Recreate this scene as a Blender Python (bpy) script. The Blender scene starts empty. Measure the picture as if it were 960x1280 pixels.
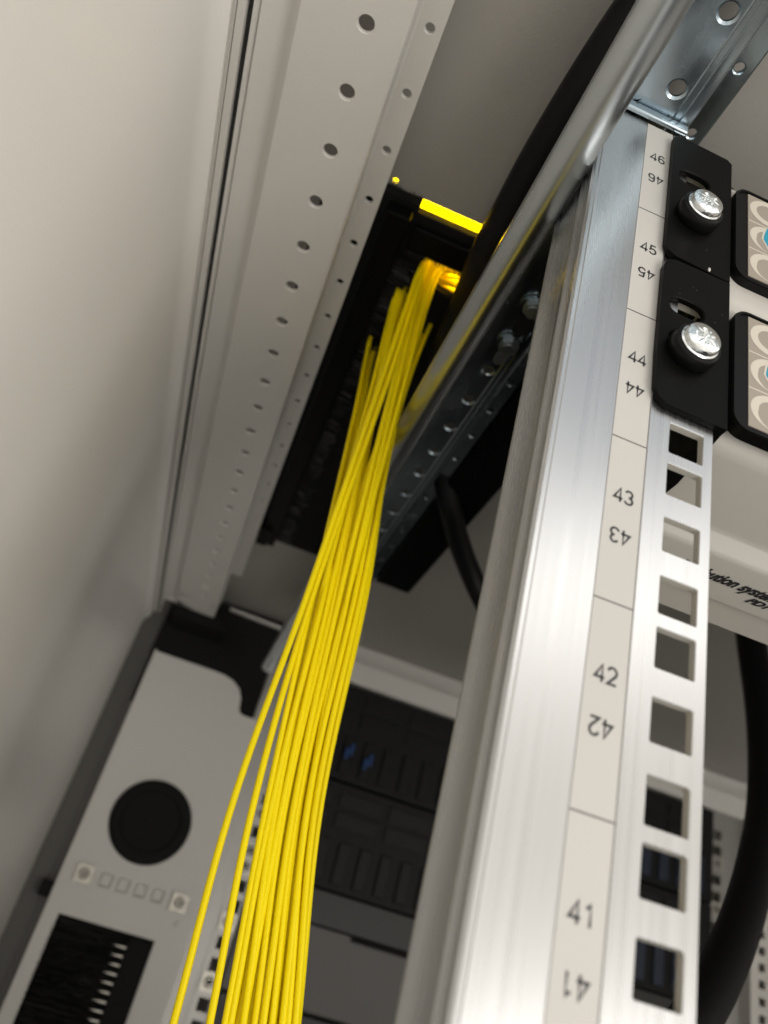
import bpy, bmesh, math, random
from mathutils import Matrix, Vector
random.seed(7)
S = 0.001                      # everything below is in millimetres
scene = bpy.context.scene
COL = scene.collection

# ------------------------------------------------------------------ camera
cam_d = bpy.data.cameras.new("camera"); cam = bpy.data.objects.new("camera", cam_d); COL.objects.link(cam)
XW = (0.92538636, 0.35502968, 0.13271783)
YW = (-0.29392508, 0.45110399, 0.84268217)
ZW = (0.23930763, -0.81881567, 0.52179761)
cam.matrix_world = Matrix(((XW[0], -XW[1], -XW[2], 0), (YW[0], -YW[1], -YW[2], 0), (ZW[0], -ZW[1], -ZW[2], 0), (0, 0, 0, 1)))
cam_d.sensor_fit = 'VERTICAL'; cam_d.sensor_height = 24.0; cam_d.lens = 24.0 * 987.77 / 1280.0
cam_d.clip_start = 0.005; cam_d.clip_end = 50
cam_d.dof.use_dof = True; cam_d.dof.focus_distance = 0.235; cam_d.dof.aperture_fstop = 8.0
scene.camera = cam

# ------------------------------------------------------------------ world
w = bpy.data.worlds.new("World"); scene.world = w; w.use_nodes = True
nt = w.node_tree; nt.nodes.clear()
wo = nt.nodes.new("ShaderNodeOutputWorld"); bg = nt.nodes.new("ShaderNodeBackground")
tc = nt.nodes.new("ShaderNodeTexCoord"); sp = nt.nodes.new("ShaderNodeSeparateXYZ"); rp = nt.nodes.new("ShaderNodeValToRGB")
mr = nt.nodes.new("ShaderNodeMapRange"); mr.inputs[1].default_value = -1; mr.inputs[2].default_value = 1
nt.links.new(tc.outputs["Generated"], sp.inputs[0]); nt.links.new(sp.outputs[2], mr.inputs[0]); nt.links.new(mr.outputs[0], rp.inputs[0])
cr = rp.color_ramp
cr.elements[0].position = 0.10; cr.elements[0].color = (0.60, 0.58, 0.545, 1)
cr.elements[1].position = 0.97; cr.elements[1].color = (0.25, 0.27, 0.29, 1)
for p, c in ((0.45, (0.77, 0.745, 0.70, 1)), (0.52, (0.45, 0.42, 0.37, 1)), (0.685, (0.50, 0.465, 0.415, 1)), (0.72, (0.95, 0.92, 0.87, 1)), (0.752, (0.95, 0.92, 0.87, 1)), (0.79, (0.27, 0.285, 0.30, 1))):
    e = cr.elements.new(p); e.color = c
nt.links.new(rp.outputs[0], bg.inputs[0]); bg.inputs[1].default_value = 1.6
nt.links.new(bg.outputs[0], wo.inputs[0])

# ------------------------------------------------------------------ lights (ceiling lamps of the aisle and of the room above the cabinet, and an added fill)
def area(name, loc, target, sx, sy, power, colour):
    d = bpy.data.lights.new(name, 'AREA'); d.shape = 'RECTANGLE'; d.size = sx * S; d.size_y = sy * S
    d.energy = power; d.color = colour
    o = bpy.data.objects.new(name, d); COL.objects.link(o)
    o.location = Vector(loc) * S
    o.rotation_euler = (Vector(target) - Vector(loc)).to_track_quat('-Z', 'Y').to_euler()
    return o
area("aisle_lamp", (850, -1500, 1120), (50, 300, 100), 1500, 260, 1.3, (1, .94, .86))
area("fill_light", (620, -620, -260), (0, 350, 180), 420, 420, 3.4, (1, .965, .91))  # soft fill added low in front to brighten the near sheets, no real lamp
area("room_lamp", (60, 250, 1300), (40, 250, 300), 900, 300, 85, (1, .95, .86))

vs = scene.view_settings; scene.display_settings.display_device = 'sRGB'
vs.view_transform = 'Standard'; vs.look = 'None'; vs.gamma = 1; vs.exposure = 0.40
scene.cycles.max_bounces = 8; scene.cycles.diffuse_bounces = 4

# ------------------------------------------------------------------ materials
def mat(name, col, rough=.5, metal=0., bump=0., bscale=400., var=0., vscale=(60, 60, 60), spec=.5, rvar=0., coat=0., trans=0.):
    m = bpy.data.materials.new(name); m.use_nodes = True
    n = m.node_tree; b = n.nodes["Principled BSDF"]
    b.inputs["Base Color"].default_value = (*col, 1); b.inputs["Roughness"].default_value = rough
    b.inputs["Metallic"].default_value = metal; b.inputs["Specular IOR Level"].default_value = spec
    b.inputs["Coat Weight"].default_value = coat
    tc = n.nodes.new("ShaderNodeTexCoord"); mp = n.nodes.new("ShaderNodeMapping"); mp.inputs["Scale"].default_value = vscale
    n.links.new(tc.outputs["Object"], mp.inputs[0])
    nz = n.nodes.new("ShaderNodeTexNoise"); nz.inputs["Scale"].default_value = 1; nz.inputs["Detail"].default_value = 5
    n.links.new(mp.outputs[0], nz.inputs["Vector"])
    if var:
        mx = n.nodes.new("ShaderNodeMix"); mx.data_type = 'RGBA'
        mx.inputs[6].default_value = (*[c * (1 - var) for c in col], 1); mx.inputs[7].default_value = (*[min(1, c * (1 + var)) for c in col], 1)
        n.links.new(nz.outputs[0], mx.inputs[0]); n.links.new(mx.outputs[2], b.inputs["Base Color"])
    if rvar:
        r = n.nodes.new("ShaderNodeMapRange"); r.inputs[1].default_value = .3; r.inputs[2].default_value = .7
        r.inputs[3].default_value = max(.02, rough - rvar); r.inputs[4].default_value = rough + rvar
        n.links.new(nz.outputs[0], r.inputs[0]); n.links.new(r.outputs[0], b.inputs["Roughness"])
    if bump:
        n2 = n.nodes.new("ShaderNodeTexNoise"); n2.inputs["Scale"].default_value = bscale; n2.inputs["Detail"].default_value = 3
        n.links.new(tc.outputs["Object"], n2.inputs["Vector"])
        bp = n.nodes.new("ShaderNodeBump"); bp.inputs["Strength"].default_value = bump; bp.inputs["Distance"].default_value = .0006
        n.links.new(n2.outputs[0], bp.inputs["Height"]); n.links.new(bp.outputs[0], b.inputs["Normal"])
    if trans:
        t = n.nodes.new("ShaderNodeBsdfTranslucent"); t.inputs[0].default_value = (*col, 1)
        a = n.nodes.new("ShaderNodeMixShader"); a.inputs[0].default_value = trans
        n.links.new(b.outputs[0], a.inputs[1]); n.links.new(t.outputs[0], a.inputs[2])
        n.links.new(a.outputs[0], n.nodes["Material Output"].inputs[0])
    return m
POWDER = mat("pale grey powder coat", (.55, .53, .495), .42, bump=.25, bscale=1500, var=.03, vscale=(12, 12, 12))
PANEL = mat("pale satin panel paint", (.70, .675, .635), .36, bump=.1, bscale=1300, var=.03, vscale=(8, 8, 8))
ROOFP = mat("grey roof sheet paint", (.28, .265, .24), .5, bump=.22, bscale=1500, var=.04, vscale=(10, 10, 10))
SEAL = mat("dark sealing rubber", (.02, .02, .02), .7)
ALU = mat("brushed aluminium", (.54, .545, .55), .28, 1, var=.02, vscale=(500, 500, 7), rvar=.03)
ALUM = mat("mill finish aluminium", (.42, .41, .39), .5, 1, var=.08, vscale=(400, 400, 6), rvar=.08)
GALV = mat("zinc plated steel", (.36, .42, .46), .24, 1, bump=.05, bscale=260, var=.12, vscale=(90, 25, 90), rvar=.08)
GALVD = mat("zinc plated steel tube", (.46, .49, .505), .33, 1, bump=.03, bscale=200, var=.10, vscale=(90, 15, 90), rvar=.06)
SCREWM = mat("bright zinc screw", (.80, .82, .82), .2, 1, bump=.25, bscale=700, rvar=.08, vscale=(500, 500, 500))
BLACKP = mat("black powder coat", (.0028, .0028, .0028), .4, bump=.12, bscale=2500, spec=.07)
BLACKS = mat("black plastic", (.004, .004, .004), .3, spec=.14)
BLACKM = mat("matt black", (.006, .006, .006), .8, spec=.2)
BRIST = mat("black nylon bristle", (.012, .012, .012), .5, spec=.3)
CABLEB = mat("black cable jacket", (.004, .004, .0045), .45, bump=.15, bscale=500, spec=.15)
YEL = mat("yellow fibre jacket", (1.0, .77, .001), .42, var=.08, vscale=(30, 30, 5), spec=.22, trans=.14)
YDUCT = mat("yellow translucent plastic", (1.0, .84, .02), .5, trans=.8)
PAPER = mat("matt label film", (.46, .445, .42), .5, var=.02, vscale=(40, 40, 40), spec=.35)
INK = mat("black print", (.015, .015, .018), .5)
HOUSE = mat("cream housing paint", (.43, .41, .375), .34, bump=.08, bscale=1500)
TILE = mat("taupe socket insert", (.27, .235, .195), .6, var=.03)
RING = mat("cream ring print", (.50, .46, .39), .6)
TEAL = mat("teal print", (.01, .24, .36), .5)
SERV = mat("dark anthracite panel", (.007, .007, .0075), .55, spec=.2, var=.1)
SERVM = mat("dark module face", (.0125, .012, .0115), .55, spec=.2)
SERVL = mat("grey faceplate", (.020, .019, .018), .5)
BLUE = mat("blue connector plastic", (.006, .04, .15), .4)
NAVY = mat("deep blue port block", (.004, .009, .026), .5)
SAWN = mat("punched raw edge", (.42, .40, .36), .6, .2)
GAPM = mat('shaded gap', (.16, .15, .14), .6)
NUT = mat("cage nut steel", (.50, .48, .43), .38, .8)

# ------------------------------------------------------------------ helpers
def put(name, bm, m, parent=None, smooth=False):
    bmesh.ops.recalc_face_normals(bm, faces=bm.faces)
    me = bpy.data.meshes.new(name)
    bmesh.ops.scale(bm, vec=(S, S, S), verts=bm.verts)
    bm.to_mesh(me); bm.free()
    ms = m if isinstance(m, (list, tuple)) else [m]
    for x in ms: me.materials.append(x)
    if smooth:
        for p in me.polygons: p.use_smooth = True
        if smooth == 'auto':
            me.set_sharp_from_angle(angle=math.radians(38))
    o = bpy.data.objects.new(name, me); COL.objects.link(o)
    if parent: o.parent = parent
    return o
def tag(o, label, cat, group=None, kind=None):
    o["label"] = label; o["category"] = cat
    if group: o["group"] = group
    if kind: o["kind"] = kind
    return o
def struct(o): o["kind"] = "structure"; return o
def empty(name, loc=(0, 0, 0)):
    o = bpy.data.objects.new(name, None); o.empty_display_size = .01; o.location = Vector(loc) * S; COL.objects.link(o); return o
def NB(): return bmesh.new()
def box(bm, x0, x1, y0, y1, z0, z1, bev=0, seg=2):
    vs_ = [bm.verts.new((x, y, z)) for x in (x0, x1) for y in (y0, y1) for z in (z0, z1)]
    fs = [bm.faces.new([vs_[i] for i in q]) for q in ((0, 1, 3, 2), (4, 6, 7, 5), (0, 4, 5, 1), (2, 3, 7, 6), (0, 2, 6, 4), (1, 5, 7, 3))]
    if bev:
        es = list({e for f in fs for e in f.edges})
        bmesh.ops.bevel(bm, geom=es, offset=bev, segments=seg, affect='EDGES', profile=.5)
def prism(bm, pts, axis, lo, hi):
    """closed polygon pts extruded along an axis; pts are the two other coordinates in xyz order"""
    def P(a, b, c):
        return (c, a, b) if axis == 'x' else (a, c, b) if axis == 'y' else (a, b, c)
    A = [bm.verts.new(P(a, b, lo)) for a, b in pts]; B = [bm.verts.new(P(a, b, hi)) for a, b in pts]
    bm.faces.new(A); bm.faces.new(B[::-1])
    n = len(pts)
    for i in range(n): bm.faces.new((A[i], B[i], B[(i + 1) % n], A[(i + 1) % n]))
def rpoly(x0, x1, y0, y1, r, seg=6, corners=(1, 1, 1, 1)):
    """rounded rectangle, corners: bl br tr tl"""
    out = []
    for k, (cx, cy, a0) in enumerate(((x0 + r, y0 + r, 180), (x1 - r, y0 + r, 270), (x1 - r, y1 - r, 0), (x0 + r, y1 - r, 90))):
        if corners[k]:
            for i in range(seg + 1):
                a = math.radians(a0 + 90 * i / seg); out.append((cx + r * math.cos(a), cy + r * math.sin(a)))
        else: out.append(((x0, x1, x1, x0)[k], (y0, y0, y1, y1)[k]))
    return out
def perf(bm, f, u0, u1, cells, t, ch=.3, wall=False):
    """perforated sheet; f(u,v,w) maps to xyz, w runs away from the viewer; cells = (v0, v1, hole) ; hole = None or (uc, vc, kind, r, rr)"""
    for v0, v1, h in cells:
        if h is None:
            for w_ in (0, t):
                q = [bm.verts.new(f(*p, w_)) for p in ((u0, v0), (u1, v0), (u1, v1), (u0, v1))]; bm.faces.new(q)
            continue
        uc, vc, kind, r, rr = h
        if kind == 'square':
            ex = [math.atan2(z_, x_) % (2 * math.pi) for x_, z_ in rpoly(-r, r, -r, r, .5, 5)]
        else: ex = [i * math.pi / 14 + .05 for i in range(28)]
        angs = sorted(ex + [math.atan2(b - vc, a - uc) % (2 * math.pi) for a in (u0, u1) for b in (v0, v1)])
        outer, hr = [], []
        for a in angs:
            ca, sa = math.cos(a), math.sin(a)
            k = min(((u1 if ca > 0 else u0) - uc) / ca if abs(ca) > 1e-9 else 1e9, ((v1 if sa > 0 else v0) - vc) / sa if abs(sa) > 1e-9 else 1e9)
            outer.append((uc + ca * k, vc + sa * k))
            if kind == 'round': hr.append(r)
            elif kind == 'slot':   # rr = elongation factor in u
                hr.append(1 / ((abs(ca) / (r * rr)) ** 3.0 + (abs(sa) / r) ** 3.0) ** (1 / 3.0))
            else:
                q = r / max(abs(ca), abs(sa)); ax, ay = abs(q * ca), abs(q * sa); k0 = r - .5
                if ax > k0 and ay > k0:
                    B_ = (abs(ca) + abs(sa)) * k0; q = B_ + math.sqrt(max(0, B_ * B_ - 2 * k0 * k0 + .5 ** 2))
                hr.append(q)
        L = []
        for off, w_ in ((ch, 0), (0, ch), (0, t)):
            L.append([bm.verts.new(f(uc + (q + off) * math.cos(a), vc + (q + off) * math.sin(a), w_)) for q, a in zip(hr, angs)])
        of = [bm.verts.new(f(*p, 0)) for p in outer]; ob = [bm.verts.new(f(*p, t)) for p in outer]
        seq = [of, L[0], L[1], L[2], ob]; n = len(angs)
        for q_, (A, B) in enumerate(zip(seq, seq[1:])):
            for i in range(n):
                j = (i + 1) % n; fc = bm.faces.new((A[i], A[j], B[j], B[i]))
                if wall and q_ == 2: fc.material_index = 1
def cyl(bm, c, r, h, axis='y', seg=28, r2=None):
    r2 = r if r2 is None else r2
    rot = {'y': Matrix.Rotation(math.radians(-90), 4, 'X'), 'z': Matrix.Identity(4), 'x': Matrix.Rotation(math.radians(90), 4, 'Y')}[axis]
    bmesh.ops.create_cone(bm, cap_ends=True, segments=seg, radius1=r, radius2=r2, depth=h, matrix=Matrix.Translation(c) @ rot)
def lathe_y(bm, cx, cz, prof, seg=32):
    """prof: list of (radius, y) rotated about the y axis through cx,cz"""
    rings = []
    for r, y in prof:
        if r < 1e-6: rings.append([bm.verts.new((cx, y, cz))])
        else: rings.append([bm.verts.new((cx + r * math.cos(2 * math.pi * i / seg), y, cz + r * math.sin(2 * math.pi * i / seg))) for i in range(seg)])
    for A, B in zip(rings, rings[1:]):
        for i in range(seg):
            j = (i + 1) % seg
            q = [A[i % len(A)], A[j % len(A)], B[j % len(B)], B[i % len(B)]]
            q2 = []
            for v in q:
                if v not in q2: q2.append(v)
            if len(q2) > 2: bm.faces.new(q2)
def catmull(P, n):
    P = [Vector(p) for p in P]; P = [P[0] * 2 - P[1]] + P + [P[-1] * 2 - P[-2]]
    out = []
    for i in range(1, len(P) - 2):
        for k in range(n):
            t = k / n; a, b, c, d = P[i - 1], P[i], P[i + 1], P[i + 2]
            out.append(.5 * ((2 * b) + (c - a) * t + (2 * a - 5 * b + 4 * c - d) * t * t + (3 * b - a - 3 * c + d) * t ** 3))
    out.append(P[-2]); return out
def tube(bm, pts, r, seg=10):
    up = Vector((1, 0, 0)); rings = []
    for i, p in enumerate(pts):
        t = (pts[min(i + 1, len(pts) - 1)] - pts[max(i - 1, 0)]).normalized()
        up = (up - t * up.dot(t)).normalized(); v = t.cross(up)
        rr = r[i] if isinstance(r, list) else r
        rings.append([bm.verts.new(p + (up * math.cos(2 * math.pi * k / seg) + v * math.sin(2 * math.pi * k / seg)) * rr) for k in range(seg)])
    for A, B in zip(rings, rings[1:]):
        for k in range(seg): bm.faces.new((A[k], A[(k + 1) % seg], B[(k + 1) % seg], B[k]))
    bm.faces.new(rings[0]); bm.faces.new(rings[-1][::-1])
def text(name, s, size, loc, rot, m, parent, shear=0, bold=0, sx=1, thick=.02, align='CENTER'):
    c = bpy.data.curves.new(name, 'FONT'); c.body = s; c.size = size * S; c.shear = shear; c.offset = bold * S
    c.extrude = thick * S; c.align_x = align; c.align_y = 'CENTER' if align == 'CENTER' else 'BOTTOM_BASELINE'; c.resolution_u = 6
    t = bpy.data.objects.new(name, c); COL.objects.link(t)
    dg = bpy.context.evaluated_depsgraph_get(); me = bpy.data.meshes.new_from_object(t.evaluated_get(dg))
    bpy.data.objects.remove(t)
    me.transform(Matrix.Translation(Vector(loc) * S) @ rot @ Matrix.Diagonal((sx, 1, 1, 1)))
    me.materials.clear(); me.materials.append(m)
    o = bpy.data.objects.new(name, me); COL.objects.link(o); o.parent = parent; return o

def arcp(cx, cy, rx, ry, a0, a1, n=14): return [(cx + rx * math.cos(math.radians(a0 + (a1 - a0) * i / n)), cy + ry * math.sin(math.radians(a0 + (a1 - a0) * i / n))) for i in range(n + 1)]
DIG = {'4': [[(.43, 0), (.43, .97), (.03, .26), (.58, .26)]], '1': [[(.36, 0), (.36, .97), (.30, .80), (.12, .76)]],
 '2': [arcp(.30, .69, .25, .27, 165, -38) + [(.07, .05), (.57, .05)]], '3': [arcp(.28, .73, .22, .23, 160, -90) , arcp(.28, .27, .25, .24, 90, -165)],
 '5': [[(.52, .94), (.15, .94), (.09, .50)] + arcp(.29, .32, .25, .27, 128, -160)], '6': [arcp(.31, .68, .24, .28, 28, 180) + [(.06, .45)], arcp(.305, .305, .24, .26, 0, 360, 24)],
 '7': [[(.04, .94), (.55, .94), (.22, 0)]], '0': [arcp(.3, .48, .24, .46, 0, 360, 24)], '8': [arcp(.3, .71, .2, .22, 0, 360, 20), arcp(.3, .25, .24, .25, 0, 360, 20)],
 '9': [arcp(.3, .67, .24, .27, 0, 360, 24), arcp(.3, .3, .24, .27, 0, -150)]}
def numeral(s, h, c, flip, m, parent, wd=.145):
    """printed figures as flat ribbons on the xz plane, centred on c"""
    b = NB(); W = .70 * len(s) - .1
    for k, ch in enumerate(s):
        for li, line in enumerate(DIG[ch]):
            n = len(line); L = []
            for i, (x, z) in enumerate(line):
                p0 = line[max(i - 1, 0)]; p1 = line[min(i + 1, n - 1)]
                def nm(a, q):
                    dx, dz = q[0] - a[0], q[1] - a[1]; l = math.hypot(dx, dz) or 1; return (-dz / l, dx / l)
                n1 = nm(p0, (x, z)) if i else nm((x, z), p1); n2 = nm((x, z), p1) if i < n - 1 else n1
                mx, mz = n1[0] + n2[0], n1[1] + n2[1]; d = max(.35, (mx * n1[0] + mz * n1[1]))
                L.append(((x + mx / d * wd / 2, z + mz / d * wd / 2), (x - mx / d * wd / 2, z - mz / d * wd / 2)))
            V = []
            for pr in L:
                row = []
                for x, z in pr:
                    X_ = (x + k * .70 - W / 2) * h; Z_ = (z - .485) * h
                    if flip: X_, Z_ = -X_, -Z_
                    row.append(b.verts.new((c[0] + X_, c[1] - .004 * li, c[2] + Z_)))
                V.append(row)
            for A, B_ in zip(V, V[1:]): b.faces.new((A[0], A[1], B_[1], B_[0]))
    return put("numeral", b, m, parent)

# ------------------------------------------------------------------ setting: cabinet shell
ZR = 303                                     # underside of the roof sheet
OX0, OX1, OY0, OY1 = -30, 62, 229.3, 592     # opening of the cable entry in the roof
b = NB()
# the little punched hole by the entry lies in a sheet built from perforated cells
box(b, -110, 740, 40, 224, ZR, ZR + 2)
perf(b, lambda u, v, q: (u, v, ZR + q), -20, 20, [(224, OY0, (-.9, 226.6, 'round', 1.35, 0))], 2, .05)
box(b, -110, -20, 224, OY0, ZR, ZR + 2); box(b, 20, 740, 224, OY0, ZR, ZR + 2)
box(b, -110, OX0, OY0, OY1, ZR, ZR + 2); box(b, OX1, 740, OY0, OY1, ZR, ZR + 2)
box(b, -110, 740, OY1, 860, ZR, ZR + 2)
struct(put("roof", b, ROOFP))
b = NB(); prism(b, [(-77, -1700), (-77, 253), (-76.2, 257), (-74.5, 260), (-72, 262.5), (-72, 268), (-95, 268), (-95, -1700)], 'y', -60, 760)
struct(put("side_wall", b, PANEL, smooth='auto'))
b = NB(); box(b, 715, 720, 40, 860, -1700, ZR); struct(put("side_wall", b, PANEL))
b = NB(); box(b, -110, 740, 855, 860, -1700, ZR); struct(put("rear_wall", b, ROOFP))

# sealing strip between side wall and roof beam
t = empty("edge_profile", (-70, 300, 265)); tag(t, "narrow pale grooved strip running along the top of the big left panel", "trim")
o3 = Vector((70, -300, -265))
def shifted(bm, v):
    bmesh.ops.translate(bm, vec=v, verts=bm.verts); return bm
b = NB(); prism(b, [(-72, 264), (-70.6, 263.4), (-70.3, 264.3), (-70, 263.4), (-67.2, 263.4), (-67, 275), (-72, 275)], 'y', 0, 742)
put("strip", shifted(b, o3), POWDER, t)
b = NB(); box(b, -66.6, -65.2, 0, 742, 266, 275); put("gasket", shifted(b, o3), SEAL, t)
b = NB(); prism(b, [(-65.1, 264.6), (-63.6, 264.6), (-63.6, 275), (-65.1, 275)], 'y', 0, 742); put("lip", shifted(b, o3), POWDER, t)

# ------------------------------------------------------------------ white roof beam with round holes
def hole_y(a, k): return a + 25.0 * k
t = empty("roof_beam", (-32, 300, 270)); tag(t, "pale powder coated beam with a long row of round holes along the roof", "beam")
o3 = Vector((32, -300, -270))
HA0 = 148.6
b = NB()
cells = [(20, HA0 - 87.5, None)] + [(HA0 - 12.5 + 25 * k, HA0 + 12.5 + 25 * k, (-28, HA0 + 25 * k, 'round', 2.85, 0)) for k in range(-3, 22)]
cells.append((HA0 + 12.5 + 25 * 21, 713, None))
perf(b, lambda u, v, q: (u, v, 266 + q), -50.2, -15, cells, 1.6, .35)
# bent edge next to the side strip, rounded shoulders, the step up to the flange
def shell(bm, pts, y0, y1):
    for (a, c), (d, e) in zip(pts, pts[1:]):
        bm.faces.new([bm.verts.new(p) for p in ((a, y0, c), (d, y0, e), (d, y1, e), (a, y1, c))])
shell(b, [(-63.5, 275), (-63.5, 267.2), (-63, 266.8), (-57.5, 269), (-55, 269.6), (-53, 268.8), (-51.2, 266.5), (-50.2, 266)], 20, 713)
shell(b, [(-15, 266), (-14.4, 266.3), (-14, 267), (-14, 279.5), (-13.6, 280.6), (-12.8, 281)], 20, 713)
bmesh.ops.remove_doubles(b, verts=b.verts, dist=.01)
put("web", shifted(b, o3), POWDER, t, smooth='auto')
b = NB()
HB0 = 157 - 8
cells = [(20, 149 - 87.5, None)] + [(149 - 12.5 + 25 * k, 149 + 12.5 + 25 * k, (-8.4, 149 + 25 * k, 'round', 1.75, 0)) for k in range(-3, 20)]
perf(b, lambda u, v, q: (u, v, 281 + q), -12.8, -3.7, cells, 1.6, .3)
box(b, -5.2, -3.7, 20, 636.5, 282.6, 287)
put("flange", shifted(b, o3), POWDER, t)
b = NB(); box(b, -62, -14.3, 711.4, 713, 267.9, 302); put("end_plate", shifted(b, o3), POWDER, t)

# ------------------------------------------------------------------ galvanised roof beam above the near rail
t = empty("roof_beam", (70, 300, 270)); tag(t, "shiny zinc plated steel beam above the numbered rail, with punched holes and bolts", "beam", )
o3 = Vector((-70, -300, -270))
b = NB()
HG0 = 99.9
cells = [(20, HG0 - 62.5, None)] + [(HG0 - 12.5 + 25 * k, HG0 + 12.5 + 25 * k,
          None if k in (2,) else (72.6, HG0 + 25 * k, 'round', 2.75, 0)) for k in range(-2, 20)]
cells.append((HG0 + 12.5 + 25 * 19, 630, None))
perf(b, lambda u, v, q: (u, v, 266 + q), 59, 76.6, cells, 1.8, .75)
shell(b, [(76.6, 266), (77.0, 265.5), (77.4, 266.1), (79.2, 266.4), (79.6, 266.0), (82, 266.0), (83.3, 266.7), (84, 268.5), (84, 278), (84.6, 280), (85.6, 281)], 20, 630)
shell(b, [(59, 266), (58.4, 266.3), (58, 267), (58, 273)], 20, 630)
bmesh.ops.remove_doubles(b, verts=b.verts, dist=.01)
put("web", shifted(b, o3), GALV, t, smooth='auto')
b = NB()
cells = [(20, 118 - 87.5, None)] + [(118 - 12.5 + 25 * k, 118 + 12.5 + 25 * k, (90.2, 118 + 25 * k, 'round', 1.75, 0)) for k in range(-3, 20)]
perf(b, lambda u, v, q: (u, v, 281 + q), 85.6, 94.3, cells, 1.8, .4)
shell(b, [(94.3, 281), (94.9, 281.3), (95.1, 282), (95.1, 287)], 20, 605.5)
put("flange", shifted(b, o3), GALV, t, smooth='auto')
b = NB(); box(b, 57, 83.2, 133.2, 135.4, 261.6, 265.6, .9, 3); put("bent_lip", shifted(b, o3), GALV, t, smooth='auto')
# two hexagon bolts and a slotted plate behind the rail
def bolt(x, y, r):
    b = NB(); cyl(b, (x, y, 264.9), r * 1.32, 1.4, 'z', 28); put("washer", shifted(b, o3), GALV, t, smooth='auto')
    b = NB(); cyl(b, (x, y, 263.1), r, 2.2, 'z', 6); cyl(b, (x, y, 261.7), r * .62, .6, 'z', 20)
    put("bolt", shifted(b, o3), GALVD, t)
bolt(73.6, 227.8, 4.6); bolt(73.8, 253, 4.6)
b = NB(); prism(b, rpoly(71.6, 76.4, 257.5, 268, 2.3), 'z', 265.2, 265.9); put("slot_rim", shifted(b, o3), GALVD, t)
b = NB(); prism(b, rpoly(70.5, 77.5, 207, 221, 3), 'z', 265.3, 265.95); prism(b, rpoly(70.5, 77.5, 234, 246.5, 3), 'z', 265.3, 265.95); put("slot", shifted(b, o3), BLACKM, t)

# polished tube that runs beside the head of the rail
b = NB(); cyl(b, (0, 0, 0), 6.4, 740, 'y', 48)
o = put("round_tube", b, GALVD, smooth='auto'); o.location = Vector((46.7, 310, 229)) * S
tag(o, "round polished zinc tube passing in front of the top of the numbered rail", "tube")

# black cover strip beside the steel beam, behind the rail
b = NB(); box(b, 95.6, 124, 164, 551, 278, 300, 1.0); o = put("cable_channel", b, BLACKP)
tag(o, "long dark flat channel under the roof right of the drilled steel beam", "channel")

# ------------------------------------------------------------------ mounting rails with numbered strip
def rail_holes(z_lo, z_hi):
    zs = []; u = 172.45
    k = -60
    while k < 60:
        base = u + 44.45 * k
        for d in (6.35, 22.25, 38.1):
            z = base + d
            if z_lo <= z <= z_hi: zs.append(z)
        k += 1
    return zs
def make_rail(Y, zlo, ztop, hlo, mirror=0, m=ALU):
    X = (lambda x: x) if not mirror else (lambda x: mirror - x)
    t = empty("mounting_rail", (X(75), Y, zlo)); o3 = -Vector((X(75), Y, zlo))
    b = NB(); zs = rail_holes(hlo, ztop - 8); cells = []; prev = zlo
    for i, z in enumerate(zs):
        nxt = (z + zs[i + 1]) / 2 if i + 1 < len(zs) else ztop
        if i == 0: cells.append((zlo, (z - 8), None)); prev = z - 8
        cells.append((prev, nxt, (89.6, z, 'square', 4.7, 9))); prev = nxt
    perf(b, lambda u, v, q: (X(u), Y + q, v), 82, 97, cells, 2.2, .22, True)
    put("hole_strip", shifted(b, o3), [m, SAWN], t)
    # closed aluminium profile left of the holes (side face with two grooves)
    prof = [(82.02, Y + 2.2), (82.02, Y), (79.2, Y), (79.0, Y + .35), (69.5, Y + .35), (69.3, Y), (55.4, Y), (55.2, Y + .2), (54.2, Y + .25), (53.5, Y + 1),
            (53.5, Y + 5.4), (53.05, Y + 6), (53.05, Y + 6.7), (53.5, Y + 7.2), (53.5, Y + 21), (52.8, Y + 22), (52.8, Y + 23.8), (55.5, Y + 24), (55.5, Y + 26), (70, Y + 26), (70, Y + 2.2)]
    b = NB(); prism(b, [(X(x), y) for x, y in prof], 'z', zlo, ztop)
    put("profile", shifted(b, o3), m, t, smooth='auto')
    return t, o3
rail, ro = make_rail(135.8, -1700, 261.5, -240)
tag(rail, "near aluminium rail with square holes and the numbered strip 41 to 46", "rack rail")
b = NB(); box(b, 69.6, 78.9, 135.93, 136.2, -940, 261.3)
strip = put("label_strip", shifted(b, ro), PAPER, rail)
for u in range(36, 47):
    z0 = 172.45 + 44.45 * (u - 45)
    L = Vector((74.2, 135.9, z0)) + ro
    numeral(str(u), 3.95, (L.x, L.y - .02, z0 + 27.9 + ro.z), False, INK, strip)
    numeral(str(u), 3.95, (L.x, L.y - .02, z0 + 16.8 + ro.z), True, INK, strip)
    if u < 46:
        b = NB(); box(b, 69.6, 78.9, 135.88, 135.95, z0 + 44.3, z0 + 44.58); put("division_line", shifted(b, ro), INK, strip)
YB = 750.0
r2, _ = make_rail(YB, -1700, 262, -300, m=ALUM); tag(r2, "far left rail with square holes behind the yellow fibres", "rack rail")
r3, _ = make_rail(YB, -1700, 262, -300, mirror=644.4, m=ALUM); tag(r3, "far right rail seen past the near rail's right edge", "rack rail")

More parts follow.
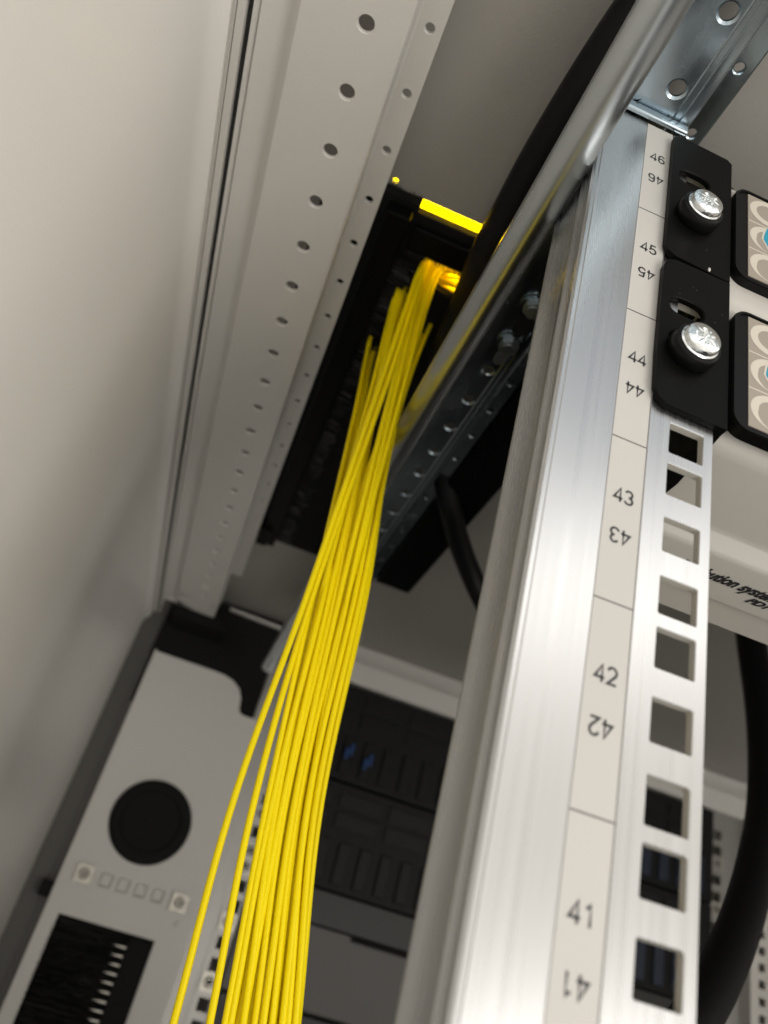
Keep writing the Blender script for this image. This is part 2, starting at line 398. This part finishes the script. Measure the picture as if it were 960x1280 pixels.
# cage nuts in the far rails and the baffle
def make_nut():
    t = empty("cage_nut")
    b = NB(); perf(b, lambda u, v, q: (u, q - 1.6, v), -6.9, 6.9, [(-6.9, 6.9, (0, 0, 'round', 3.9, 0))], 1.4, .5)
    bmesh.ops.bevel(b, geom=[e for e in b.edges if e.is_boundary], offset=.01, affect='EDGES')
    put("cage", b, NUT, t)
    b = NB(); lathe_y(b, 0, 0, [(1.9, 2), (1.9, -2.6), (2.3, -3.0), (3.1, -3.0), (3.5, -2.6), (3.5, 2)]); put("barrel", b, NUT, t, smooth='auto')
    return t
nut0 = make_nut(); first = [True]
def place_nut(x, y, z, label, group):
    if first[0]: r = nut0; first[0] = False
    else:
        r = nut0.copy(); COL.objects.link(r)
        for ch in nut0.children:
            c = ch.copy(); COL.objects.link(c); c.parent = r
    r.location = Vector((x, y, z)) * S
    tag(r, label, "cage nut", group); return r
place_nut(-36.2, 746.5, 36.3, "left cage nut clipped above the baffle's brush opening", "cage nuts on the baffle plate")
place_nut(44.8, 746.5, 35.8, "right cage nut clipped above the baffle's brush opening", "cage nuts on the baffle plate")
zz = sorted(rail_holes(-90, 245), reverse=True)
def nearest(z): return min(zz, key=lambda q: abs(q - z))
for z, n in ((116.6, "highest"), (87.4, "second highest"), (73.8, "third highest"), (28, "fourth highest"), (-17, "lowest")):
    place_nut(88.6, YB - .2, nearest(z), n + " cage nut in the far left rail behind the fibres", "cage nuts in the far left rail")
for z, n in ((205, "upper"), (160, "middle"), (128, "lower")):
    place_nut(554.8, YB - .2, nearest(z), n + " cage nut in the far right rail beside the thick cable", "cage nuts in the far right rail")

# ------------------------------------------------------------------ baffle plate with grommet and brush entry, rear left
t = empty("baffle_plate", (0, 748, 0)); tag(t, "grey sheet metal baffle with a round black grommet and brush opening at the rear", "baffle plate")
b = NB(); o3 = Vector((0, -748, 0))
curve = [(6, 229)] + [(6 + 34 * math.sin(a), 229 - 27 + 27 * math.cos(a)) for a in [math.radians(k) for k in (15, 30, 45, 60, 75, 90)]]
curve = [(3, 229.5), (14, 229), (24, 226.5), (32, 221), (36.5, 213), (38, 204), (39.5, 200), (44, 198.5), (62, 198)]
yp = 748
cx, cz, cr_ = -.9, 88, 34.4
# plate in three bands: above the circle, round the circle, below with the brush opening
prism(b, [(-53, 140), (62, 140)] + curve[::-1] + [(-53, 229.5)], 'y', yp, yp + 1.5)
perf(b, lambda u, v, q: (u, yp + q, v), -53, 62, [(52.5, 140, (cx, cz, 'round', 31, 0))], 1.5, .1)
box(b, -53, 62, yp, yp + 1.5, 5, 52.5)
box(b, -53, -42.6, yp, yp + 1.5, -330, 5); box(b, 36.5, 62, yp, yp + 1.5, -330, 5); box(b, -42.6, 36.5, yp, yp + 1.5, -1700, -330)
box(b, -54.2, -53, yp - 5, yp + 1.5, -1700, 229.5)
put("sheet", shifted(b, o3), POWDER, t)
b = NB()
for k in range(4): box(b, -22.5 + 14.6 * k, -13.8 + 14.6 * k, yp - 1.8, yp - .002, 32.0, 41.0, .9, 1)
put("knockout", shifted(b, o3), POWDER, t)
b = NB()
for k in range(4):
    x = -22.9 + 14.6 * k
    box(b, x + 9.1, x + 9.9, yp - .5, yp - .003, 31.6, 41.4); box(b, x, x + 9.1, yp - .5, yp - .003, 31.0, 31.6)
put("knockout_gap_shade", shifted(b, o3), GAPM, t)  # grey strips paint the shade in the gaps round the knockouts
b = NB(); box(b, -30, 38, yp - .3, yp - .004, 27.0, 27.7); box(b, 49.4, 50.1, yp - .3, yp - .004, -330, 21); box(b, 47.5, 51, yp - 2, yp - .004, 18.5, 22.5, .6)
put("crease", shifted(b, o3), POWDER, t)
b = NB(); lathe_y(b, cx, cz, [(0, yp - 1.2), (24, yp - 1.6), (25.2, yp - 3.6), (31.5, yp - 4.2), (33.6, yp - 3.2), (cr_, yp - .01)], 56)
g_ = put("grommet", shifted(b, o3), BLACKM, t, smooth='auto')
b = NB(); box(b, -4.6, -3.8, yp - 3, yp - 1.5, 77, 91); 
bmesh.ops.rotate(b, cent=(-4.2, yp, 84), matrix=Matrix.Rotation(math.radians(14), 3, 'Y'), verts=b.verts)
put("seam", shifted(b, o3), BLACKS, g_)
# brush entry : back board, rail on the right, bristles from the rail to the left with pale edge clips
b = NB(); box(b, -42.6, 36.5, yp + 3, yp + 5, -330, 5); box(b, 16.5, 36, yp - 2.5, yp + 3, -330, 3.2, .6)
br = put("brush_frame", shifted(b, o3), BLACKP, t)
b = NB()
for k in range(1500):
    z = 2.8 - k * .175 - random.random() * .3
    x0 = -41.8 + random.gauss(0, 1.1); dz = -2 + random.gauss(0, 1.6) + 2.5 * math.sin(z * .09)
    v = [b.verts.new(p) for p in ((17, yp - 1.2, z), (17, yp - .9, z - .22), (x0, yp - .6 + random.random() * .8, z + dz - .16), (x0, yp - .8, z + dz + .04))]
    b.faces.new(v)
box(b, -40, 17, yp + .9, yp + 1.6, -260, 2.4)
put("bristles", shifted(b, o3), BRIST, t)
b = NB()
for k in range(26):
    z = -5.2 - 6.35 * k
    prism(b, [(17.5, z - .6), (17.5, z + .6), (12, z + .5), (5.6 + (k % 3) * 1.1, z - .1), (12, z - .5)], 'y', yp - 2.2, yp - 1.5)
put("bristle_clips", shifted(b, o3), NUT, t)

b = NB(); box(b, -60, -54.4, 753.5, 755.9, -1700, 228); o = put("post_strip", b, mat("lighter grey post", (.12, .115, .11), .6)); tag(o, "thin grey strip running down the left edge of the baffle", "seal")  # lighter strip along the dark corner post
# black panel in the rear corner above the baffle, seal post in the rear left corner
b = NB(); prism(b, [(-58, 180), (53.4, 180), (53.4, 262), (57, 300), (-58, 300)], 'y', 752.5, 765)
o = put("corner_panel", b, BLACKM); tag(o, "black panel in the rear corner above the baffle's curved cut out", "cover")
b = NB(); prism(b, [(-3, 294.5), (56, 293.2), (56.4, 292), (54, 255), (53, 255), (55, 291), (-3, 292.8)], 'y', 747, 751.9)
o = put("edge_bead", b, POWDER); tag(o, "thin pale metal edge round the black rear corner panel", "edge strip")
b = NB(); box(b, -50, -1, 714.5, 751, 258, 268.5); o = put("corner_block", b, BLACKM); tag(o, "black block closing the far end of the pale holed beam", "end block")
b = NB(); box(b, -76.9, -54.4, 756, 800, -1700, 300); o = put("corner_post", b, mat("dark grey post paint", (.07, .066, .06), .5)); tag(o, "dark corner post between the big left panel and the baffle", "post")
b = NB(); box(b, -64, -55, 742, 755.8, 13, 25, 1); o = put("door_buffer", b, BLACKM); tag(o, "small black rubber buffer on the dark corner post", "buffer")

# ------------------------------------------------------------------ cable entry in the roof: black plates and bristles
t = empty("cable_entry", (20, 400, ZR)); tag(t, "black brush cable entry in the cabinet roof where the yellow fibres drop in", "cable entry")
o3 = -Vector((20, 400, ZR))
zp = ZR + .6
b = NB()
box(b, OX0 + .2, 13.6, OY0 + .1, OY1 - .1, zp - 1, zp + 3)
box(b, 13.65, OX1 - .2, 236.6, 256.5, zp - 1, zp + 3)
prism(b, [(13.65, 256.55), (23.6, 256.55), (29.5, 271), (38.6, 274.4), (48.7, 276), (47.6, 259.8), (48, 256.55), (OX1 - .2, 256.55), (OX1 - .2, OY1 - .1), (13.65, OY1 - .1)], 'z', zp - 1, zp + 3)
put("frame_plate", shifted(b, o3), BLACKM, t)
b = NB(); box(b, 0, 12, 236, 590, zp - 9, zp - 1.1, 1); box(b, 14.5, OX1 - 2, 242, 256, zp - 5, zp - 1.1, 1); box(b, -3, 6, 560, 588, zp - 12, zp - 1.2, 1)
put("brush_holder", shifted(b, o3), BLACKP, t)
b = NB()
for k in range(520):
    y = 262 + k * .62 + random.random() * .5; x1 = 22 + random.gauss(0, .8) if y < 300 else 21 + random.gauss(0, 1.5)
    zz_ = zp - 4 + random.gauss(0, .4)
    b.faces.new([b.verts.new(p) for p in ((11.5, y, zz_), (11.5, y + .45, zz_), (x1, y + .3 + random.gauss(0, .5), zz_ - random.random() * 3), (x1, y, zz_ - .5))])
for k in range(46):
    x = 16 + k * .95; y1 = 262 + random.gauss(0, .8)
    b.faces.new([b.verts.new(p) for p in ((x, 255, zp - 3), (x + .6, 255, zp - 3), (x + .4 + random.gauss(0, .3), y1 - 4, zp - 4), (x, y1 - 4, zp - 4))])
put("bristles", shifted(b, o3), BRIST, t)
b = NB()
for k in range(60):
    x = OX0 + 4 + k * .75; y0 = OY0 - abs(random.gauss(0, .7))
    if x < 13: b.faces.new([b.verts.new(p) for p in ((x, OY0 + 4, zp - 1.2), (x + .7, OY0 + 4, zp - 1.2), (x + .5, y0 - .6, zp - 1.5), (x, y0 - .6, zp - 1.5))])
put("edge_bristles", shifted(b, o3), BRIST, t)

# yellow fibre duct on top of the roof
b = NB(); box(b, -160, 330, 195, 300, 330, 332); box(b, -160, 330, 195, 197, 332, 390); box(b, -160, 330, 298, 300, 332, 390)
o = put("fibre_duct", b, YDUCT); tag(o, "bright yellow plastic duct above the roof, glimpsed through its openings", "cable duct")

# ------------------------------------------------------------------ yellow fibres
def fibre(pts, r, label, group=None, n=12):
    P = catmull(pts, n); base = P[-1].copy(); b = NB(); tube(b, [p - base for p in P], r, 9)
    o = put("fibre_cable", b, YEL, smooth=True); o.location = base * S
    tag(o, label, "fibre cable", group); return o
def wp(px, py, Y):
    """world point on the plane y = Y that appears at photo position px,py (used to read the bundle's course off the photograph)"""
    c = (px - 480.0, py - 640.0, 987.77)
    r = [sum(a * q for a, q in zip(row, c)) for row in (XW, YW, ZW)]
    k = Y / r[1]; return Vector((r[0] * k, Y, r[2] * k))
def course(ox, oy, waist, low, bot, r, label, group=None, Yw=None, top=None):
    Yw = Yw if Yw is not None else 288
    tp = top if top else [(ox + random.uniform(20, 60), oy + random.uniform(-12, 14), 322 + random.random() * 5), (ox + random.uniform(3, 9), oy + random.uniform(-3, 3), 317), (ox, oy, 303)]
    w1 = wp(waist[0], waist[1], Yw); w2 = wp(low, 1000, Yw + 4); w3 = wp(bot, 1290, Yw + 6)
    d = (w3 - w2); w4 = w3 + d * 1.6; w5 = w4 + Vector((d.x * .4, 0, -160))
    o = Vector((ox, oy, 303)); mid = o.lerp(w1, .40) + Vector((random.uniform(-.6, .6) - (4.0 if ox > 36 else 0), random.uniform(-1, 1), 0))
    return fibre(tp + [mid, w1, w2, w3, w4, w5], r, label, group)
G = "yellow fibres of the hanging bundle"
# two loose strands on the left
course(25.5, 262, (385, 740), 292, 214, 1.25, "leftmost loose yellow fibre, bowed away from the bundle", G, 282)
course(27.5, 263, (392, 740), 318, 260, 1.25, "second loose yellow fibre between the leftmost strand and the bundle", G, 284)
N = 30
for i in range(N):
    f = (i + .5) / N; f = min(1, max(0, f + random.uniform(-.03, .03)))
    layer = i % 3; Yw = 288 + layer * 3.0 + random.uniform(-1, 1)
    if i == 0: f = .0
    if i == N - 1: f = 1
    q = lambda s_: min(1, max(0, f + (random.gauss(0, s_) if 0 < i < N - 1 else 0)))
    wx = 393 + q(.03) * 66; lx = 334 + q(.04) * 68; bx = 279 + q(.05) * 92
    kind = ([0] * 4 + [1] * 10 + [2] * 5 + [3] * 11)[i]
    if i in (8, 21): kind = 2
    if kind == 0: ox, oy = 16.5 + i * 1.6, random.uniform(318, 336)       # from the brush, far left
    elif kind == 1: ox, oy = 19.5 + (i % 4) * 1.5, 281 + (i % 3) * 4              # flat ribbon through the bristles
    elif kind == 2: ox, oy = 26 + (i % 5) * 2.2, random.uniform(263, 270)         # through the lit opening
    else: ox, oy = 38 + (i % 4) * 1.6, 298 + (i % 3) * 9               # behind, near the tube
    lab = "straight yellow fibre hanging within the dense bundle"
    if i == 0: lab = "yellow fibre forming the left edge of the dense bundle"
    if i == N - 1: lab = "yellow fibre forming the right edge of the dense bundle"
    if kind == 3 and i < N - 1: lab = "yellow fibre leaving the roof beside the polished tube"
    elif kind == 0 and i > 0: lab = "yellow fibre leaving the brush behind the flat ribbon of fibres"
    elif kind == 1 and 0 < i < N - 1: lab = "yellow fibre of the flat ribbon coming straight through the bristles"
    course(ox, oy, (wx, 735), lx, bx, random.uniform(1.14, 1.22), lab, G, Yw)
for k in range(8):
    y = 252 + random.uniform(0, 28); x = random.uniform(-30, 0); a = random.uniform(-14, 14); z = 312 + random.uniform(0, 10)
    fibre([(x - 60, y - a * 2, z + 4), (20, y, z), (45, y + a, z + 1), (150, y + a * 2, z + 5)], 1.1, "yellow fibre crossing above the small lit gap in the roof", "fibres lying on the roof", 6)

# ------------------------------------------------------------------ black cables
def cable(pts, r, label, n=12, name="black_cable"):
    P = catmull(pts, n); base = P[-1].copy(); b = NB(); tube(b, [p - base for p in P], r, 18)
    o = put(name, b, CABLEB, smooth=True); o.location = base * S; tag(o, label, "cable"); return o
cable([(62, 40, 284), (57.5, 90, 284), (52.5, 115, 282), (49.4, 143, 280), (48, 175, 280), (48, 200, 280), (48.2, 222, 281), (50.5, 245, 283), (55, 290, 290), (59, 330, 310)], 8.8, "thick black cable arching between the roof and the polished tube")
def P3(px, py, Y): return wp(px, py, Y)
cable([P3(550, 570, 385), P3(556, 600, 397), P3(563, 635, 410), P3(572, 672, 430), P3(589, 718, 450), P3(612, 765, 460), P3(650, 830, 470), P3(700, 900, 480)], 7.4, "black cable bending down from the dark channel behind the rail")
cable([P3(922, 640, 440), P3(930, 720, 430), P3(939, 800, 420), P3(953, 900, 405), P3(956, 1000, 388), P3(943, 1090, 365), P3(916, 1180, 345), P3(876, 1262, 330), P3(820, 1330, 315), P3(740, 1400, 300)], 9.6, "thickest black cable curving down right of the near rail")

# ------------------------------------------------------------------ power strips with brackets (right)
BY = 133.6
def bracket(parent, o3, pts, slots):
    b = NB()
    # sheet with slots: front polygon cut by the perforated cells
    prism_pts = pts
    x0, x1 = 78.2, 99.6
    zs = [s[1] for s in slots]
    lo = min(p[1] for p in pts); hi = max(p[1] for p in pts)
    cells = []; zc0 = zs[0] - 4.5
    prev = zs[0] - 6.4
    for i, (sx, sz) in enumerate(slots):
        nx = (sz + slots[i + 1][1]) / 2 if i + 1 < len(slots) else sz + 6.4
        cells.append((prev, nx, (sx, sz, 'slot', 3.3, 1.62))); prev = nx
    perf(b, lambda u, v, q: (u, BY + q, v), x0, x1, cells, 1.8, .3)
    z_lo, z_hi = zs[0] - 6.4, zs[-1] + 6.4
    low = [p for p in pts if p[1] < z_lo]; high = [p for p in pts if p[1] > z_hi]
    prism(b, low + [(x1, z_lo), (x0, z_lo)], 'y', BY, BY + 1.8)
    prism(b, [(x0, z_hi), (x1, z_hi)] + high, 'y', BY, BY + 1.8)
    box(b, x0, x0 + .02, BY, BY + 1.8, z_lo, z_hi); box(b, x1 - 1.8, x1, BY + 1.8, BY + 40, lo + 1, hi - 4)
    return put("bracket", shifted(b, o3), BLACKP, parent, smooth='auto')
def strip_unit(z0, z1, label, first_):
    """1U power strip: z0 bottom, z1 top of the socket frame"""
    t = empty("power_strip", (100, BY, z0)); o3 = -Vector((100, BY, z0)); tag(t, label, "power strip", "rack power strips")
    # black frame with rounded corners and raised rim
    fx1 = 540
    b = NB(); prism(b, rpoly(100.4, fx1, z0, z1, 5, 8), 'y', BY - .6, BY + 3)
    put("socket_frame", shifted(b, o3), BLACKS, t, smooth='auto')
    b = NB()
    outer = rpoly(100.6, fx1 - .2, z0 + .2, z1 - .2, 4.8, 8); inner = rpoly(101.3, fx1 - .9, z0 + .9, z1 - .9, 4.2, 8)
    A = [b.verts.new((x, BY - 1.1, z)) for x, z in outer]; Bv = [b.verts.new((x, BY - 1.1, z)) for x, z in inner]
    A2 = [b.verts.new((x, BY - .55, z)) for x, z in outer]; B2 = [b.verts.new((x, BY - .55, z)) for x, z in inner]
    n = len(A)
    for i in range(n):
        j = (i + 1) % n
        b.faces.new((A[i], A[j], Bv[j], Bv[i])); b.faces.new((A[i], A[j], A2[j], A2[i])); b.faces.new((Bv[i], Bv[j], B2[j], B2[i]))
    put("frame_rim", shifted(b, o3), BLACKS, t, smooth='auto')
    b = NB(); box(b, 105.1, 150, BY - .9, BY - .5, z0 + 2.2, z1 - 1.6); ins = put("socket_insert", shifted(b, o3), TILE, t)
    th = (z1 - z0 - 3.8) / 3
    for k in range(3):
        zb = z1 - 1.6 - th * (k + 1); cx_, cz_ = 112.6, zb + th * .53
        b = NB(); pts = []
        r0, r1 = 6.2, 4.0
        a0, a1 = (20, 345) if k == 0 else (60, 262)
        nseg = 40; up, lowv = [], []
        for i in range(nseg + 1):
            a = math.radians(a0 + (a1 - a0) * i / nseg)
            taper = 1.0 if k == 0 else max(.15, min(1, (1 - i / nseg) * 2.6))
            ro_ = r0; ri = r0 - (r0 - r1) * taper
            up.append((cx_ + ro_ * 1.12 * math.cos(a), cz_ + ro_ * .93 * math.sin(a))); lowv.append((cx_ + ri * 1.12 * math.cos(a) , cz_ + ri * .93 * math.sin(a) ))
        U = [b.verts.new((x, BY - .96, z)) for x, z in up]; Lw = [b.verts.new((x, BY - .96, z)) for x, z in lowv]
        for i in range(nseg): b.faces.new((U[i], U[i + 1], Lw[i + 1], Lw[i]))
        put("ring_print", shifted(b, o3), RING, ins)
        if k:
            b = NB(); box(b, 105.2, 149, BY - .96, BY - .9, zb + th - .15, zb + th + .2); put("divider", shifted(b, o3), RING, ins)
    b = NB(); zc_ = z1 - 1.6 - th * 1.45
    pl = [(110.6, zc_ + 2.2), (111.6, zc_ + 5.6), (113, zc_ + 4.6), (116, zc_ + 6), (118, zc_ + 2), (116, zc_ - 4), (112.6, zc_ - 5.2), (111.4, zc_ - 2.5), (110.2, zc_ - .5)]
    prism(b, [(x - .45 * (1 if x < 113 else 0), z) for x, z in pl], 'y', BY - .99, BY - .93); put("leaf_outline", shifted(b, o3), RING, ins)
    b = NB(); prism(b, [(x + .25, z) for x, z in pl], 'y', BY - 1.03, BY - .97); put("leaf_print", shifted(b, o3), TEAL, ins)
    return t, o3
def arc(cy, cz, r, a0, a1, n=8): return [(cy + r * math.cos(math.radians(a0 + (a1 - a0) * i / n)), cz + r * math.sin(math.radians(a0 + (a1 - a0) * i / n))) for i in range(n + 1)]
# upper strip
t, o3 = strip_unit(201.4, 244.4, "upper black framed power strip level with number 46", 1)
b = NB(); prism(b, [(BY + 2, 199), (BY + 2, 246.4)] + [(BY + 5, 248.0), (BY + 60, 248.0), (BY + 60, 186)] + arc(BY + 12, 196, 10, 270, 180), 'x', 99.9, 540)
put("housing", shifted(b, o3), HOUSE, t, smooth='auto')
bracket(t, o3, [(78.2, 203), (79, 200.6), (81.5, 199), (99.6, 198)] + [(99.6, 256), (98, 257.5), (82, 258.2), (78.2, 256.5)], [(86.8, 223.2), (86.4, 238.3)])
# lower strip
tt = t
t, o3 = strip_unit(143.6, 187.6, "lower black framed power strip level with numbers 45 and 44", 2)
yz = [(BY + 2, 156)] + [(BY + 2, 189.5), (BY + 5, 191.5), (BY + 88, 191.5), (BY + 88, 143.4), (BY + 87, 142.2), (204.2, 142.0), (203.2, 140.2)] + [(181, 139.8), (179.6, 140), (178.4, 140.6), (175, 143.6), (174.2, 143.9), (172, 144)] + arc(BY + 12, 154, 10, 270, 180)
b = NB(); prism(b, yz, 'x', 99.9, 540)
ho = put("housing", shifted(b, o3), HOUSE, t, smooth='auto')
rx = Matrix.Rotation(math.pi, 4, 'X')
def twidth(q, size):
    c = bpy.data.curves.new("w", 'FONT'); c.body = q; c.size = size; c.shear = .28; t_ = bpy.data.objects.new("w", c); COL.objects.link(t_)
    bpy.context.view_layer.update(); x = t_.dimensions.x; bpy.data.objects.remove(t_); return x
WU = twidth("ution system", 1.0) ; WL = twidth("power distribution system", 1.0) - WU
k_ = 25.2 / WU
text("lettering", "power distribution system", 7.4, (136.6 - WL * k_ + o3.x, 192.6 + o3.y, 139.76 + o3.z), rx, INK, ho, shear=.28, bold=.22, thick=.03, align='LEFT', sx=k_ / 7.4)
text("lettering", "PD1", 4.6, (154.5 + o3.x, 197.3 + o3.y, 139.8 + o3.z), rx, INK, ho, shear=.3, bold=.18, thick=.03, align='LEFT')
bracket(t, o3, [(78.6, 147), (79.6, 144), (82, 142.4), (99.6, 142)] + [(99.6, 197.6), (82, 197.4), (79.2, 196.2), (78.2, 193)], [(86.8, 166), (86.4, 179.4)])
b = NB(); prism(b, [(97.6, BY + 1.9), (99.8, BY + 1.9), (103.3, 160), (103.3, 222), (88, 222), (97.6, 150)], 'z', 142.5, 191); put("end_cap", shifted(b, o3), BLACKP, t)

# screws with cup washers
def screw(x, z, label, ang):
    t = empty("rack_screw", (x, BY, z)); o3 = -Vector((x, BY, z)); tag(t, label, "screw", "screws holding the power strip brackets")
    b = NB(); lathe_y(b, x, z, [(5.0, BY - .02), (6.6, BY - .3), (7.0, BY - 1), (6.9, BY - 3.2), (6.5, BY - 4.2), (5.7, BY - 4.6), (4, BY - 4.0)], 40); put("cup_washer", shifted(b, o3), BLACKS, t, smooth='auto')
    b = NB(); lathe_y(b, x, z, [(3, BY - 4.2), (5.4, BY - 4.2), (5.55, BY - 4.8), (5.1, BY - 5.1)], 40); put("washer", shifted(b, o3), SCREWM, t, smooth='auto')
    b = NB(); hy = BY - 5.0
    # pan head with recessed cross: radial grid displaced
    rings = []; seg = 64; radii = [0, .5, .9, 1.3, 1.7, 2.1, 2.5, 2.9, 3.4, 3.9, 4.4, 4.8, 5.05]
    for r in radii:
        row = []
        for i in range(seg if r else 1):
            a = 2 * math.pi * i / seg; px, pz = r * math.cos(a), r * math.sin(a)
            d = 2.3 - .85 * (r / 5.05) ** 2.4 - (.5 if r > 5 else 0)
            q = a - ang; qx, qz = abs(r * math.cos(q)), abs(r * math.sin(q))
            if (qx < .55 and qz < 2.7) or (qz < .55 and qx < 2.7): d -= 1.35 * (1 - r / 3.6)+.2
            q2 = a - ang - math.pi / 4; ux, uz = abs(r * math.cos(q2)), abs(r * math.sin(q2))
            if ux < .22 and 1.2 < uz < 2.9 or uz < .22 and 1.2 < ux < 2.9: d -= .18
            row.append(b.verts.new((x + px, hy - d, z + pz)))
        rings.append(row)
    last = [b.verts.new((x + 5.05 * math.cos(2 * math.pi * i / seg), hy + .2, z + 5.05 * math.sin(2 * math.pi * i / seg))) for i in range(seg)]; rings.append(last)
    for A, Bq in zip(rings, rings[1:]):
        for i in range(seg):
            j = (i + 1) % seg
            if len(A) == 1: b.faces.new((A[0], Bq[i], Bq[j]))
            else: b.faces.new((A[i], A[j], Bq[j], Bq[i]))
    put("head", shifted(b, o3), SCREWM, t, smooth='auto')
b = NB(); bmesh.ops.create_icosphere(b, subdivisions=2, radius=.42, matrix=Matrix.Translation((92.6, BY - .1, 199.4)) @ Matrix.Scale(2.0, 4, (0, 0, 1)))
for k in range(9): bmesh.ops.create_icosphere(b, subdivisions=1, radius=.07, matrix=Matrix.Translation((random.uniform(80, 98), BY - .02, random.uniform(148, 250))))
o = put("dust_fleck", b, POWDER, tt); o.location = -tt.location
screw(87.2, 220.0, "upper cross head screw beside number 46", .5)
screw(87.6, 163.0, "lower cross head screw beside number 44", .1)

# ------------------------------------------------------------------ rear frame bar and dark panels between the far rails
b = NB(); prism(b, [(744, 262.5), (744, 284), (747, 287), (749, 302.8), (853, 302.8), (853, 262.5)], 'x', 98, 640)
o = put("cross_bar", b, POWDER, smooth='auto'); tag(o, "pale horizontal cross bar under the roof at the rear", "cross bar")
def patch(z1, label):
    z0 = z1 - 91; t = empty("patch_panel", (97, 745, z0)); o3 = -Vector((97, 745, z0)); tag(t, label, "patch panel", "patch panels between the far rails")
    b = NB(); box(b, 98, 546, 744, 800, z0 + .6, z1 - .6, 1); put("front", shifted(b, o3), SERV, t)
    for r in range(2):
        for k in range(9):
            x = 104 + 48.5 * k
            b = NB(); box(b, x, x + 42, 742.2, 743.9, z1 - 22 - 17.5 * r, z1 - 8 - 17.5 * r, .8); put("label_holder", shifted(b, o3), SERVM if z1 < 200 else SERV, t)
    for k in range(22):
        x = 103 + 20 * k
        b = NB(); box(b, x, x + 11, 741, 743.9, z0 + 6, z0 + 41, 1); po = put("port", shifted(b, o3), NAVY if k >= 14 else SERV if z1 > 200 else SERVM, t)
        if (z1 > 200 and k in (2, 3)) or k in (17, 20):
            b = NB(); zc = z0 + 10 + (k * 13 % 17)
            box(b, x + 2, x + 5, 737, 740.9, zc, zc + 10, .4); box(b, x + 6, x + 9, 737, 740.9, zc + 4, zc + 15, .4); put("connector", shifted(b, o3), BLUE, po)
    return t
patch(260.5, "upper dark patch panel with blue connectors below the cross bar")
patch(168.5, "lower dark patch panel above the blank grey plate")
b = NB(); box(b, 98, 546, 743.5, 760, 50, 76.4, .6); o = put("blanking_plate", b, SERVL); tag(o, "narrow dark grey blanking strip under the lower patch panel", "blanking plate")
t = empty("blanking_plate", (98, 743, -14)); tag(t, "tall plain grey blanking plate with a black slot at its top", "blanking plate")
b = NB(); box(b, 98, 546, 742.5, 760, -13, 48.6, .6); put("sheet", shifted(b, Vector((-98, -743, 14))), mat("mid grey plate", (.085, .08, .076), .5), t)
b = NB(); box(b, 193, 400, 741.9, 742.4, 44.6, 48.3); put("slot", shifted(b, Vector((-98, -743, 14))), BLACKM, t)
b = NB(); box(b, 98, 546, 742.5, 760, -320, -16, .6); o = put("dark_box", b, SERVL); tag(o, "dark equipment front below the tall grey blanking plate", "equipment")
# perforated corner post, far right
b = NB()
zs = [260 - 14.8 * k for k in range(34)]
perf(b, lambda u, v, q: (u, 745 + q, v), 594, 615, [(z - 7.4, z + 7.4, (604, z, 'square', 3.6, 8)) for z in zs], 2, .2)
box(b, 615, 640, 745, 790, -300, 262); box(b, 583, 590, 735, 760, -300, 262)
o = put("corner_post", b, POWDER); tag(o, "pale perforated rear post at the far right edge", "post")

# unseen block added low in the rack to darken the rear
b = NB(); box(b, 100, 544, 141, 738, -1700, -150, 1); o = put("dark_box", b, SERV); tag(o, "unseen dark block added low in the rack to keep the rear shaded", "equipment")
